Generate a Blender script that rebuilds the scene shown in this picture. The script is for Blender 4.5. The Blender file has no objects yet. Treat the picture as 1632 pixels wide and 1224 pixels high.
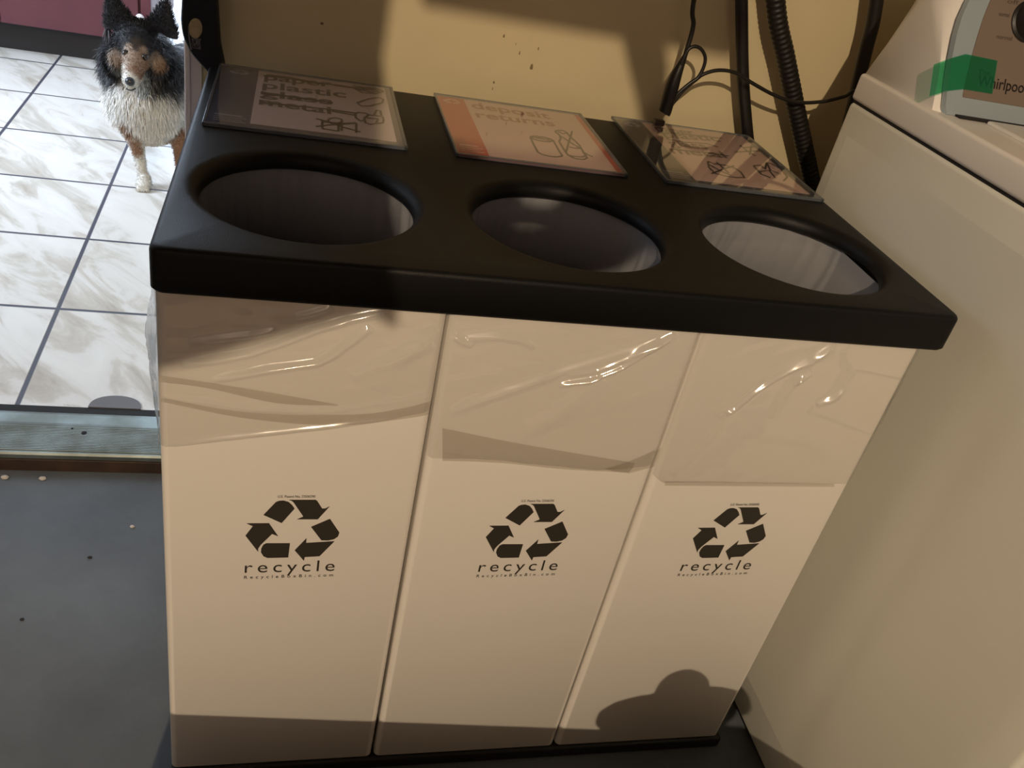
import bpy, bmesh, math, random
from mathutils import Vector, Matrix, noise
random.seed(7)
PI = math.pi
S = 0.79          # metres per width of the bin lid; most coordinates below are in lid widths
ZF = -0.962       # garage floor, in lid widths, lid top = 0
ZK = -0.917       # kitchen floor
def M3(p): return Vector((p[0]*S, p[1]*S, (p[2]-ZF)*S))

sc = bpy.context.scene
# ------------------------------------------------------------------ camera
F = 1388.38
CAM = Vector((0.1344, -0.8562, 0.4323))
def rotm(r):
    r = Vector(r); th = r.length; return Matrix.Rotation(th, 3, r.normalized())
RW = rotm((2.1537, -0.0938, 0.3156))        # world -> camera (x right, y down, z forward)
def at(u, v, ax, val):
    """point of the plane axis=val (lid widths) that the photo shows at pixel u,v"""
    d = RW.transposed() @ Vector(((u-816)/F, (v-612)/F, 1)); t = (val-CAM[ax])/d[ax]
    return CAM + t*d
cd = bpy.data.cameras.new('camera'); cam = bpy.data.objects.new('camera', cd); sc.collection.objects.link(cam)
cd.sensor_width = 36; cd.sensor_fit = 'HORIZONTAL'; cd.lens = F/1632*36; cd.clip_start = 0.01; cd.clip_end = 60
r = RW.transposed(); rm = Matrix((( r[0][0], -r[0][1], -r[0][2]), (r[1][0], -r[1][1], -r[1][2]), (r[2][0], -r[2][1], -r[2][2])))
cam.matrix_world = Matrix.Translation(M3(CAM)) @ rm.to_4x4()
sc.camera = cam
# ------------------------------------------------------------------ exposure, world, lights
vs = sc.view_settings; vs.view_transform = 'Standard'; vs.look = 'None'; vs.gamma = 1; vs.use_curve_mapping = False; vs.exposure = 0.0
w = bpy.data.worlds.new('world'); sc.world = w; w.use_nodes = True
bg = w.node_tree.nodes['Background']; bg.inputs[0].default_value = (.62, .78, 1.0, 1); bg.inputs[1].default_value = 1.6
LAMP = Vector((-.55, -3.5, 2.06))
def light(name, kind, loc, power, col, **k):
    l = bpy.data.lights.new(name, kind); l.energy = power; l.color = col
    for a, b in k.items(): setattr(l, a, b)
    o = bpy.data.objects.new(name, l); sc.collection.objects.link(o); o.location = M3(loc); return o
light('ceiling_bulb_light', 'POINT', LAMP, 274, (1.0, .775, .52), shadow_soft_size=.013)
o = light('patio_daylight', 'AREA', (-1.0, 6.35, .45), 92, (.70, .83, 1.0), shape='RECTANGLE', size=2.2, size_y=2.1)
o.rotation_euler = (PI/2, 0, PI)   # faces -y, into the kitchen
o.rotation_euler = (-PI/2, 0, 0)
o = light('kitchen_window_daylight', 'AREA', (-2.85, 2.3, .75), 26, (.74, .86, 1.0), shape='RECTANGLE', size=1.2, size_y=1.0, spread=1.5)
o.rotation_euler = (M3((-.55, 2.75, ZK))-M3((-2.85, 2.3, .75))).to_track_quat('-Z', 'Y').to_euler()

# ------------------------------------------------------------------ materials
MATS = {}
def mat(name, col, rough=.5, metal=0, spec=.5, bump=None, var=None, coat=0, trans=None, sheen=0):
    if name in MATS: return MATS[name]
    m = bpy.data.materials.new(name); m.use_nodes = True; nt = m.node_tree; N = nt.nodes; L = nt.links
    b = N['Principled BSDF']; b.inputs['Base Color'].default_value = (*col, 1); b.inputs['Roughness'].default_value = rough
    b.inputs['Metallic'].default_value = metal; b.inputs['Specular IOR Level'].default_value = spec
    b.inputs['Coat Weight'].default_value = coat
    if sheen: b.inputs['Sheen Weight'].default_value = sheen
    tc = N.new('ShaderNodeTexCoord')
    if bump:
        sc_, st, dist = bump
        n = N.new('ShaderNodeTexNoise'); n.inputs['Scale'].default_value = sc_; n.inputs['Detail'].default_value = 4
        L.new(tc.outputs['Object'], n.inputs['Vector'])
        bp = N.new('ShaderNodeBump'); bp.inputs['Strength'].default_value = st; bp.inputs['Distance'].default_value = dist
        L.new(n.outputs['Fac'], bp.inputs['Height']); L.new(bp.outputs['Normal'], b.inputs['Normal'])
    if var:
        sc_, c2, lo, hi = var
        n = N.new('ShaderNodeTexNoise'); n.inputs['Scale'].default_value = sc_; n.inputs['Detail'].default_value = 6; n.inputs['Roughness'].default_value = .6
        L.new(tc.outputs['Object'], n.inputs['Vector'])
        cr = N.new('ShaderNodeValToRGB'); cr.color_ramp.elements[0].position = lo; cr.color_ramp.elements[1].position = hi
        cr.color_ramp.elements[0].color = (*col, 1); cr.color_ramp.elements[1].color = (*c2, 1)
        L.new(n.outputs['Fac'], cr.inputs['Fac']); L.new(cr.outputs['Color'], b.inputs['Base Color'])
    MATS[name] = m; return m
def film_mat(name, tcol, base, fres, rough, col=(.9, .9, .9)):
    m = bpy.data.materials.new(name); m.use_nodes = True; nt = m.node_tree; N = nt.nodes; L = nt.links
    N.remove(N['Principled BSDF']); out = N['Material Output']
    t = N.new('ShaderNodeBsdfTransparent'); t.inputs[0].default_value = (*tcol, 1)
    g = N.new('ShaderNodeBsdfGlossy'); g.inputs['Color'].default_value = (1, 1, 1, 1); g.inputs['Roughness'].default_value = rough
    d = N.new('ShaderNodeBsdfDiffuse'); d.inputs[0].default_value = (*col, 1)
    lw = N.new('ShaderNodeLayerWeight'); lw.inputs['Blend'].default_value = .5
    pw = N.new('ShaderNodeMath'); pw.operation = 'POWER'; L.new(lw.outputs['Facing'], pw.inputs[0]); pw.inputs[1].default_value = 4.0
    f0 = ((fres-1)/(fres+1))**2*1.8; fr = N.new('ShaderNodeMapRange'); fr.inputs['To Min'].default_value = f0; fr.inputs['To Max'].default_value = .8; L.new(pw.outputs[0], fr.inputs['Value'])
    m1 = N.new('ShaderNodeMixShader'); m1.inputs[0].default_value = base
    L.new(t.outputs[0], m1.inputs[1]); L.new(d.outputs[0], m1.inputs[2])
    m2 = N.new('ShaderNodeMixShader'); L.new(fr.outputs[0], m2.inputs[0]); L.new(m1.outputs[0], m2.inputs[1]); L.new(g.outputs[0], m2.inputs[2])
    L.new(m2.outputs[0], out.inputs['Surface']); MATS[name] = m; return m

LIDM = mat('black_textured_plastic', (.0038, .0039, .0043), .48, spec=.23, bump=(900, .35, .0006))
BINM = mat('white_corrugated_plastic', (.78, .745, .70), .42, spec=.35, bump=(35, .05, .002))
PRINT = mat('black_print', (.035, .030, .024), .5, spec=.3)
BASEM = mat('black_base_plastic', (.008, .008, .009), .5)
FILM = film_mat('clear_bag_film', (.94, .935, .925), .045, 1.62, .145)
FILMG = film_mat('gathered_bag_film', (.90, .90, .91), .20, 1.42, .14, (.80, .80, .82))
FILMD = film_mat('clear_bag_double_film', (.86, .84, .81), .06, 1.36, .12, (.75, .72, .68))
BAGIN = film_mat('bag_inside_film', (.80, .80, .82), .55, 1.42, .16, (.50, .51, .56))
WASH = mat('white_enamel', (.74, .735, .66), .32, spec=.5, bump=(7, .04, .01))
WTOP = mat('white_enamel_top', (.80, .76, .72), .28, spec=.5)
CREAM = mat('cream_paint_wall', (.66, .565, .36), .55, spec=.25, bump=(14, .10, .006), var=(3, (.61, .515, .32), .35, .7))
PLASTER = mat('garage_plaster', (.105, .095, .10), .8, var=(2, (.09, .08, .085), .3, .7))
KWALL = mat('kitchen_plaster', (.72, .70, .68), .8, bump=(60, .05, .002))
JAMB = mat('jamb_white_paint', (.66, .62, .66), .45)
DARK = mat('dark_gap', (.01, .009, .009), .8)
WOOD = mat('dark_riser_wood', (.055, .030, .018), .6, var=(20, (.025, .014, .010), .35, .65), bump=(60, .2, .003))
REDM = mat('red_cabinet_paint', (.105, .024, .034), .42, var=(6, (.085, .019, .030), .3, .7))
TOE = mat('black_toe_kick', (.012, .010, .012), .6)
RUB = mat('black_rubber', (.010, .009, .009), .42, bump=(200, .1, .001))
NAVY = mat('navy_fabric', (.006, .008, .016), .85, bump=(900, .4, .001))
BEIGE = mat('beige_badge_fabric', (.42, .34, .20), .8, var=(120, (.30, .24, .14), .4, .6))
GREYT = mat('grey_embroidery', (.16, .16, .19), .8)
SILV = mat('silver_trim_paint', (.42, .50, .56), .3, metal=.3)
FASC = mat('taupe_fascia', (.20, .155, .125), .45, bump=(900, .15, .0004))
TAPE = film_mat('green_tape', (.22, .62, .40), .20, 1.3, .3, (.03, .40, .19))
INK = mat('marker_ink', (.045, .022, .024), .6)
INKL = mat('faded_orange_ink', (.42, .19, .13), .6)
PAPERL = mat('lilac_white_card', (.74, .62, .66), .6)
PAPERP = mat('pinkish_white_card', (.80, .56, .50), .6)
NAVYC = mat('navy_card', (.055, .06, .13), .5)
REDC = mat('red_card', (.62, .05, .03), .5)
GREYC = mat('slate_card', (.055, .06, .085), .5)
SYM = mat('pale_print', (.36, .35, .42), .6)
SYMR = mat('pale_pink_print', (.80, .40, .33), .6)
SLEEVE = film_mat('clear_sign_sleeve', (.95, .95, .95), .015, 1.34, .035)
SLEDGE = film_mat('sleeve_edge', (.55, .58, .62), .35, 1.45, .2, (.22, .24, .27))
PEB = mat('pale_grit', (.55, .50, .44), .8); PEBD = mat('dark_grit', (.02, .02, .02), .8)
BULBG = mat('porcelain', (.85, .85, .88), .2)
CARD = mat('cardboard', (.33, .22, .12), .8, bump=(60, .1, .002))
CLOTH = mat('grey_cloth', (.10, .10, .11), .9)
GLASSM = film_mat('pane_glass', (.95, .97, 1), .0, 1.45, .02)

def tile_material():
    m = bpy.data.materials.new('marbled_floor_tile'); m.use_nodes = True; nt = m.node_tree; N = nt.nodes; L = nt.links
    b = N['Principled BSDF']; g = N.new('ShaderNodeNewGeometry')
    def math_(op, a, bb=None):
        n = N.new('ShaderNodeMath'); n.operation = op
        for i, x in enumerate((a, bb)):
            if x is None: continue
            if isinstance(x, (int, float)): n.inputs[i].default_value = x
            else: L.new(x, n.inputs[i])
        return n.outputs[0]
    sx = N.new('ShaderNodeSeparateXYZ'); L.new(g.outputs['Position'], sx.inputs[0])
    T = .4365*S
    X = math_('DIVIDE', math_('SUBTRACT', math_('ADD', sx.outputs[0], math_('MULTIPLY', sx.outputs[1], .018)), -.428*S), T)
    Y = math_('DIVIDE', math_('SUBTRACT', sx.outputs[1], 1.402*S), T)
    def edge(v): return math_('MINIMUM', math_('FRACT', v), math_('SUBTRACT', 1, math_('FRACT', v)))
    e = math_('MINIMUM', edge(X), math_('MAXIMUM', edge(Y), math_('LESS_THAN', sx.outputs[1], 1.05*S)))
    gm = N.new('ShaderNodeMapRange'); gm.inputs['From Min'].default_value = .010; gm.inputs['From Max'].default_value = .0155
    L.new(e, gm.inputs['Value'])
    idc = N.new('ShaderNodeCombineXYZ'); L.new(math_('FLOOR', X), idc.inputs[0]); L.new(math_('FLOOR', Y), idc.inputs[1])
    wn = N.new('ShaderNodeTexWhiteNoise'); wn.noise_dimensions = '3D'; L.new(idc.outputs[0], wn.inputs['Vector'])
    sc3 = N.new('ShaderNodeVectorMath'); sc3.operation = 'SCALE'; sc3.inputs['Scale'].default_value = 7; L.new(wn.outputs['Color'], sc3.inputs[0])
    ad = N.new('ShaderNodeVectorMath'); ad.operation = 'ADD'; L.new(g.outputs['Position'], ad.inputs[0]); L.new(sc3.outputs[0], ad.inputs[1])
    mp = N.new('ShaderNodeMapping'); mp.vector_type = 'TEXTURE'; mp.inputs['Rotation'].default_value = (0, 0, math.radians(-52)); mp.inputs['Scale'].default_value = (.42, .13, 1)
    L.new(ad.outputs[0], mp.inputs[0])
    n1 = N.new('ShaderNodeTexNoise'); n1.inputs['Scale'].default_value = 1.3; n1.inputs['Detail'].default_value = 7; n1.inputs['Roughness'].default_value = .62; n1.inputs['Distortion'].default_value = 1.2
    L.new(mp.outputs[0], n1.inputs['Vector'])
    cr = N.new('ShaderNodeValToRGB'); E_ = cr.color_ramp.elements
    E_[0].position = .30; E_[0].color = (.40, .36, .31, 1); E_[1].position = .62; E_[1].color = (.71, .70, .67, 1)
    a = E_.new(.44); a.color = (.56, .53, .48, 1); a = E_.new(.50); a.color = (.66, .64, .61, 1)
    L.new(n1.outputs['Fac'], cr.inputs['Fac'])
    mx = N.new('ShaderNodeMix'); mx.data_type = 'RGBA'; L.new(gm.outputs[0], mx.inputs['Factor'])
    mx.inputs['A'].default_value = (.07, .075, .10, 1); L.new(cr.outputs[0], mx.inputs['B']); L.new(mx.outputs['Result'], b.inputs['Base Color'])
    bp = N.new('ShaderNodeBump'); bp.inputs['Strength'].default_value = .5; bp.inputs['Distance'].default_value = .002
    L.new(gm.outputs[0], bp.inputs['Height']); L.new(bp.outputs[0], b.inputs['Normal'])
    b.inputs['Roughness'].default_value = .38; b.inputs['Specular IOR Level'].default_value = .45
    return m
TILE = tile_material()
def concrete_material():
    m = mat('stained_concrete', (.150, .170, .190), .78, bump=(45, .35, .003), var=(2.6, (.075, .086, .098), .32, .70)); return m
CONC = concrete_material()
def alu_material():
    m = bpy.data.materials.new('ribbed_aluminium'); m.use_nodes = True; nt = m.node_tree; N = nt.nodes; L = nt.links
    b = N['Principled BSDF']; b.inputs['Metallic'].default_value = .75; b.inputs['Roughness'].default_value = .38
    g = N.new('ShaderNodeNewGeometry'); n = N.new('ShaderNodeTexNoise'); n.inputs['Scale'].default_value = 14; n.inputs['Detail'].default_value = 7
    L.new(g.outputs['Position'], n.inputs['Vector'])
    cr = N.new('ShaderNodeValToRGB'); cr.color_ramp.elements[0].position = .38; cr.color_ramp.elements[0].color = (.20, .225, .20, 1)
    cr.color_ramp.elements[1].position = .62; cr.color_ramp.elements[1].color = (.32, .375, .37, 1)
    L.new(n.outputs['Fac'], cr.inputs['Fac']); L.new(cr.outputs[0], b.inputs['Base Color'])
    return m
ALU = alu_material()

# ------------------------------------------------------------------ mesh helpers (coordinates in lid widths)
COL = sc.collection
def link_mesh(name, verts, faces, m, parent=None, smooth=False, origin=None, metres=False, mats=None):
    vs_ = [Vector(v) if metres else M3(v) for v in verts]
    if parent is not None: org = Vector(parent['_o'])
    elif origin is not None: org = M3(origin)
    else:
        lo = Vector([min(v[i] for v in vs_) for i in range(3)]); hi = Vector([max(v[i] for v in vs_) for i in range(3)])
        org = Vector(((lo.x+hi.x)/2, (lo.y+hi.y)/2, lo.z))
    me = bpy.data.meshes.new(name); me.from_pydata([v-org for v in vs_], [], [list(f) for f in faces]); me.validate()
    me.materials.append(m)
    ob = bpy.data.objects.new(name, me); COL.objects.link(ob)
    if parent is not None: ob.parent = parent
    else: ob.location = org
    ob['_o'] = tuple(org)
    if smooth:
        for p in me.polygons: p.use_smooth = True
    return ob
class MB:
    def __init__(s): s.v = []; s.f = []
    def add(s, v, f):
        n = len(s.v); s.v += [Vector(x) for x in v]; s.f += [[i+n for i in q] for q in f]; return s
    def box(s, a, b, bev=0, seg=3, vert_only=False):
        bm = bmesh.new(); bmesh.ops.create_cube(bm, size=1)
        c = (Vector(a)+Vector(b))/2; d = Vector(b)-Vector(a)
        for v in bm.verts: v.co = Vector((v.co.x*d.x, v.co.y*d.y, v.co.z*d.z))+c
        if bev:
            ed = [e for e in bm.edges if (abs(e.verts[0].co.z-e.verts[1].co.z) > 1e-6)] if vert_only else bm.edges[:]
            bmesh.ops.bevel(bm, geom=ed, offset=bev, segments=seg, profile=.5, affect='EDGES')
        bm.verts.index_update(); s.add([v.co.copy() for v in bm.verts], [[v.index for v in f.verts] for f in bm.faces]); bm.free(); return s
    def loft(s, rings, close=True, cap0=False, cap1=False):
        n = len(rings[0]); v = [p for r_ in rings for p in r_]; f = []
        for i in range(len(rings)-1):
            for j in range(n if close else n-1):
                k = (j+1) % n; f.append([i*n+j, i*n+k, (i+1)*n+k, (i+1)*n+j])
        if cap0: f.append(list(range(n))[::-1])
        if cap1: f.append([(len(rings)-1)*n+j for j in range(n)])
        return s.add(v, f)
    def tube(s, pts, rad, seg=10, caps=True):
        pts = [Vector(p) for p in pts]; n = len(pts); rads = rad if isinstance(rad, (list, tuple)) else [rad]*n
        rings = []; up = None
        for i, p in enumerate(pts):
            t = (pts[min(i+1, n-1)]-pts[max(i-1, 0)]).normalized()
            if up is None: up = t.orthogonal().normalized()
            up = (up-t*up.dot(t)).normalized(); w_ = t.cross(up)
            rings.append([p+(up*math.cos(2*PI*k/seg)+w_*math.sin(2*PI*k/seg))*rads[i] for k in range(seg)])
        return s.loft(rings, cap0=caps, cap1=caps)
    def prism(s, poly, d):
        """poly = list of 3D points (planar), d = extrusion vector"""
        poly = [Vector(p) for p in poly]; d = Vector(d); n = len(poly)
        bm = bmesh.new(); vv = [bm.verts.new(p) for p in poly]; es = [bm.edges.new((vv[i], vv[(i+1) % n])) for i in range(n)]
        bmesh.ops.triangle_fill(bm, edges=es, use_beauty=True); bm.verts.index_update()
        tri = [[v.index for v in f.verts] for f in bm.faces]; bm.free()
        v = poly+[p+d for p in poly]; f = [t[::-1] for t in tri]+[[i+n for i in t] for t in tri]
        f += [[i, (i+1) % n, (i+1) % n+n, i+n] for i in range(n)]
        return s.add(v, f)
    def ell(s, c, r_, nu=16, nv=10, R=None):
        c = Vector(c); rings = []
        for j in range(nv+1):
            ph = -PI/2+PI*j/nv; ring = []
            for i in range(nu):
                th = 2*PI*i/nu; q = Vector((r_[0]*math.cos(ph)*math.cos(th), r_[1]*math.cos(ph)*math.sin(th), r_[2]*math.sin(ph)))
                ring.append(c+(R @ q if R else q))
            rings.append(ring)
        return s.loft(rings)
    def ribbon(s, pts, wd, nrm, h=.0006):
        """flat raised stroke along pts on a surface with normal nrm"""
        pts = [Vector(p) for p in pts]; nrm = Vector(nrm); n = len(pts); A = []; B = []
        for i, p in enumerate(pts):
            t = (pts[min(i+1, n-1)]-pts[max(i-1, 0)])
            if t.length < 1e-9: t = Vector((1, 0, 0))
            q = t.normalized().cross(nrm)*wd/2
            A.append(p+q); B.append(p-q)
        rings = [[A[i], A[i]+nrm*h, B[i]+nrm*h, B[i]] for i in range(n)]
        return s.loft(rings, cap0=True, cap1=True)
    def build(s, name, m, parent=None, smooth=False, **k): return link_mesh(name, s.v, s.f, m, parent, smooth, **k)
def autosmooth(o, deg=35):
    for p in o.data.polygons: p.use_smooth = True
    me = o.data; bm = bmesh.new(); bm.from_mesh(me)
    bmesh.ops.recalc_face_normals(bm, faces=bm.faces)
    for e in bm.edges:
        if len(e.link_faces) == 2 and e.calc_face_angle(0) > math.radians(deg): e.smooth = False
    bm.to_mesh(me); bm.free(); return o
def smoothpath(pts, sub=6):
    pts = [Vector(p) for p in pts]; out = []
    for i in range(len(pts)-1):
        p0, p1, p2, p3 = pts[max(i-1, 0)], pts[i], pts[i+1], pts[min(i+2, len(pts)-1)]
        for k in range(sub):
            t = k/sub; out.append(.5*((2*p1)+(-p0+p2)*t+(2*p0-5*p1+4*p2-p3)*t*t+(-p0+3*p1-3*p2+p3)*t**3))
    return out+[pts[-1]]
def tag(o, label=None, cat=None, group=None, kind=None):
    if label: o['label'] = label
    if cat: o['category'] = cat
    if group: o['group'] = group
    if kind: o['kind'] = kind
    return o
def thing(name, loc, label, cat, group=None):
    o = bpy.data.objects.new(name, None); COL.objects.link(o); o.location = M3(loc); o['_o'] = tuple(M3(loc)); o.empty_display_size = .05
    return tag(o, label, cat, group)
def struct(o): o['kind'] = 'structure'; return o
def textgeo(txt, space=1.0, bold=0):
    c = bpy.data.curves.new('t', 'FONT'); c.body = txt; c.space_character = space; c.resolution_u = 4; c.offset = bold
    o = bpy.data.objects.new('t', c); COL.objects.link(o); dg = bpy.context.evaluated_depsgraph_get(); dg.update()
    me = bpy.data.meshes.new_from_object(o.evaluated_get(dg)); v = [x.co.copy() for x in me.vertices]; f = [list(p.vertices) for p in me.polygons]
    bpy.data.objects.remove(o); bpy.data.curves.remove(c); bpy.data.meshes.remove(me); return v, f
def put_text(mb, txt, p0, p1, up, h, nrm, space=1.0, bold=0, lift=.0006):
    """text spans p0 (left baseline) to p1 (right baseline); h = height of an 'l'; all lid widths"""
    v, f = textgeo(txt, space, bold); x0 = min(q.x for q in v); x1 = max(q.x for q in v)
    p0 = Vector(p0); e = Vector(p1)-p0; up = Vector(up); nrm = Vector(nrm)
    mb.add([p0+e*((q.x-x0)/(x1-x0))+up*(q.y/.70*h)+nrm*lift for q in v], f)

# ------------------------------------------------------------------ the room
XW = 1.047     # washer side
YW = .778      # wall plane, garage side
YT = .948      # kitchen side of that wall
XD = -.047     # right edge of the doorway
CE = 2.32      # ceiling
struct(MB().box((-2.2, -4.4, ZF-.05), (2.6, YW, ZF)).build('floor', CONC))
struct(MB().box((-2.95, YW+.002, ZK-.095), (1.7, 6.5, ZK)).build('floor_kitchen', TILE))
wb = MB(); wb.box((-.020, YW, ZF), (2.6, YT, CE)); wb.box((-2.2, YW, ZF), (-1.32, YT, CE)); wb.box((-1.32, YW, 1.62), (-.020, YT, CE))
wallb = struct(wb.build('wall_back', CREAM))
sm = MB()
for (u, v, a, b) in [(803, 57, 3, 5), (828, 84, 2, 6), (858, 77, 2, 5), (847, 106, 5, 9), (787, 131, 3, 4), (513, 37, 5, 4), (785, 141, 1.5, 4), (822, 70, 1, 4)]:
    p = at(u, v, 1, YW); sm.add([p+Vector((a/790*dx, -.0008, b/790*dz)) for dx, dz in ((-.5, -.3), (-.1, -.5), (.5, -.4), (.4, .2), (.1, .5), (-.3, .3))], [[0, 1, 2, 3, 4, 5]])
sm.build('scuff_mark', mat('scuff', (.22, .16, .08), .8), wallb)
jb = MB().box((XD, YW-.012, ZF), (-.020, YT+.01, 1.66)); jb.box((XD-.006, YW+.03, ZK), (XD, YT-.03, 1.62), .002)
jb.box((-1.35, YW-.012, ZF), (-1.32, YT+.01, 1.66)); jb.box((-1.35, YW-.012, 1.62), (-.02, YT+.01, 1.68)); jb.box((XD, YW-.018, ZF+.05), (XD+.009, YW-.012, 1.66), .002)
struct(jb.build('trim_1', JAMB))
struct(MB().box((-2.25, -4.4, ZF), (-2.2, YW, CE)).build('wall_left', PLASTER))
struct(MB().box((2.6, -4.4, ZF), (2.65, YT, CE)).build('wall_right', PLASTER))
struct(MB().box((-2.25, -4.45, ZF), (2.65, -4.4, CE)).build('wall_front', PLASTER))
struct(MB().box((-2.95, -4.45, CE), (2.65, YT, CE+.05)).build('ceiling', PLASTER))
struct(MB().box((-3.0, YT, CE), (2.65, 6.55, CE+.05)).build('ceiling_kitchen', KWALL))
# kitchen shell, patio door opening in the far wall, a window opening on its left
struct(MB().box((1.7, YT, ZK), (1.75, 6.5, CE)).build('wall_kitchen_right', KWALL))
kl = MB(); kl.box((-3.0, YT, ZK), (-2.95, 6.5, 0)); kl.box((-3.0, YT, 1.4), (-2.95, 6.5, CE)); kl.box((-3.0, YT, 0), (-2.95, 1.2, 1.4)); kl.box((-3.0, 3.0, 0), (-2.95, 6.5, 1.4))
struct(kl.build('wall_kitchen_left', KWALL))
kb = MB(); kb.box((-3.0, 6.5, ZK), (-2.5, 6.55, CE)); kb.box((.5, 6.5, ZK), (1.75, 6.55, CE)); kb.box((-2.5, 6.5, 1.75), (.5, 6.55, CE))
struct(kb.build('wall_kitchen_back', KWALL))
pd = MB()
for a, b in (((-2.5, 6.48, ZK), (-2.42, 6.56, 1.75)), ((.42, 6.48, ZK), (.5, 6.56, 1.75)), ((-1.04, 6.48, ZK), (-.96, 6.56, 1.75)), ((-2.5, 6.48, 1.68), (.5, 6.56, 1.75)), ((-2.5, 6.48, ZK), (.5, 6.56, ZK+.06))): pd.box(a, b, .006)
d1 = struct(pd.build('door_1', JAMB)); MB().box((-2.42, 6.515, ZK+.06), (.42, 6.523, 1.68)).build('glass_pane', GLASSM, d1)

# threshold
th = thing('door_threshold', (-.69, .86, ZF), 'ribbed silver metal threshold plate with dark wooden riser in the doorway', 'threshold')
ribs = []; y0, y1 = .781, .93; prof = [(y0-.004, ZK-.012), (y0-.006, ZK+.000), (y0-.002, ZK+.004)]
n = 16
for i in range(n):
    ya = y0+.004+(.088)*i/n; yb = y0+.004+.088*(i+.5)/n
    prof += [(ya, ZK+.0040), (ya+.0008, ZK+.0064), (yb, ZK+.0064), (yb+.0008, ZK+.0040)]
prof += [(y0+.096, ZK+.0062), (y0+.106, ZK+.0035), (y1-.01, ZK+.0035), (y1, ZK+.001), (y1, ZK-.012)]
mb = MB().loft([[Vector((x, a, b)) for a, b in prof] for x in (-1.318, XD-.001)], close=True, cap0=True, cap1=True); o = mb.build('metal_plate', ALU, th)
MB().box((-1.318, YW-.004, ZF), (XD-.001, y1, ZK-.013), .002).build('riser', WOOD, th)
MB().box((-1.318, y1, ZK-.01), (XD-.001, YT+.006, ZK+.0015)).build('gap_seal', DARK, th)
for (u, v, s_) in ((134, 690, .0065), (115, 683, .003)):
    p = at(u, v, 2, ZK+.006); MB().ell((p.x, p.y, ZK+.006), (s_, s_, .002), 10, 6).build('screw', DARK, th, smooth=True)
pr = []
for i in range(25):
    a = PI*i/24; pr.append(Vector((-.236+.058*math.cos(a), YT+.006+.050*math.sin(a)**.8, ZK+.001)))
tag(MB().prism(pr, (0, 0, .003)).build('floor_disc', mat('grey_vinyl', (.13, .125, .13), .5)), 'flat grey rounded disc poking out behind the metal threshold on the tiles', 'floor plate')

# ------------------------------------------------------------------ kitchen cabinet
cb = thing('kitchen_cabinet', (-1.6, 3.66, ZK), 'long red base cabinet with black toe kick behind the dog', 'cabinet')
XC = -.512
MB().box((-2.7, 3.66, ZK+.135), (XC, 4.45, .15), .004).build('body', REDM, cb)
MB().box((-2.7, 3.74, ZK), (XC-.02, 4.42, ZK+.134)).build('toe_kick', TOE, cb)
xs = [-2.68, -2.17, -1.66, -1.15, -.562, XC+.0]
for i in range(4):
    d = MB().box((xs[i]+.004, 3.635, ZK+.14), (xs[i+1]-.004, 3.659, .14), .004).build('door', REDM, cb)
    MB().ell((xs[i+1]-.05, 3.617, -.02), (.016, .018, .016), 12, 8).build('knob', BULBG, d, smooth=True)
d = MB().box((xs[4]+.006, 3.635, ZK+.14), (XC, 3.659, .14), .004).build('end_panel', REDM, cb)
p = at(223, 29, 1, 3.60); k_ = MB().ell(p, (.019, .020, .019), 14, 10); k_.tube([p, (p.x, 3.64, p.z)], .007); k_.build('knob', BULBG, cb, smooth=True)
MB().box((-2.72, 3.61, .15), (XC+.03, 4.47, .19), .006).build('countertop', mat('pale_counter', (.5, .48, .45), .3), cb)

# ------------------------------------------------------------------ recycling station
tr = tag(MB().box((.002, .012, ZF), (.985, .655, -.934), .007).build('base_tray', BASEM), 'black base tray under the three white recycling bins on the concrete', 'tray')
autosmooth(tr)
HC = [(.162, .187), (.500, .183), (.838, .181)]; RH = .130; RIM = .017
SX = [(.003, .3215), (.3255, .6460), (.6495, .9735)]
YF = .0143; YB = .655; ZB = -.932; ZT = -.056
DXS = [0, at(842, 843, 1, YF).x-at(466, 843, 1, YF).x, at(1166, 846, 1, YF).x-at(466, 843, 1, YF).x]
def PX(x, y): return at(360+x/7.2, 770+y/7.2, 1, YF)
PIECES = [
 [(432,362),(575,215),(610,202),(660,198),(720,215),(760,250),(788,290),(640,455)],
 [(725,190),(1030,190),(1050,205),(1105,290),(1140,290),(1190,265),(1055,412),(818,412),(885,385),(885,375),(775,215),(755,200)],
 [(978,500),(1195,408),(1302,565),(1285,610),(1240,640),(1170,655),(1095,652)],
 [(1245,665),(1075,835),(905,845),(895,888),(790,768),(925,630),(920,685)],
 [(735,688),(715,850),(475,855),(430,835),(402,790),(405,750),(430,705),(465,688)],
 [(240,460),(495,458),(598,605),(530,580),(400,705),(370,750),(370,785),(225,600),(310,492)]]
LABB = ['left white bin of the station, nearest the doorway and tiled floor', 'middle white recycling bin standing between the two other bins', 'right white recycling bin, standing next to the washing machine']
def segd(p, a, b):
    ab = b-a; t = max(0, min(1, (p-a).dot(ab)/max(ab.dot(ab), 1e-9))); return (p-(a+ab*t)).length, t
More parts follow.
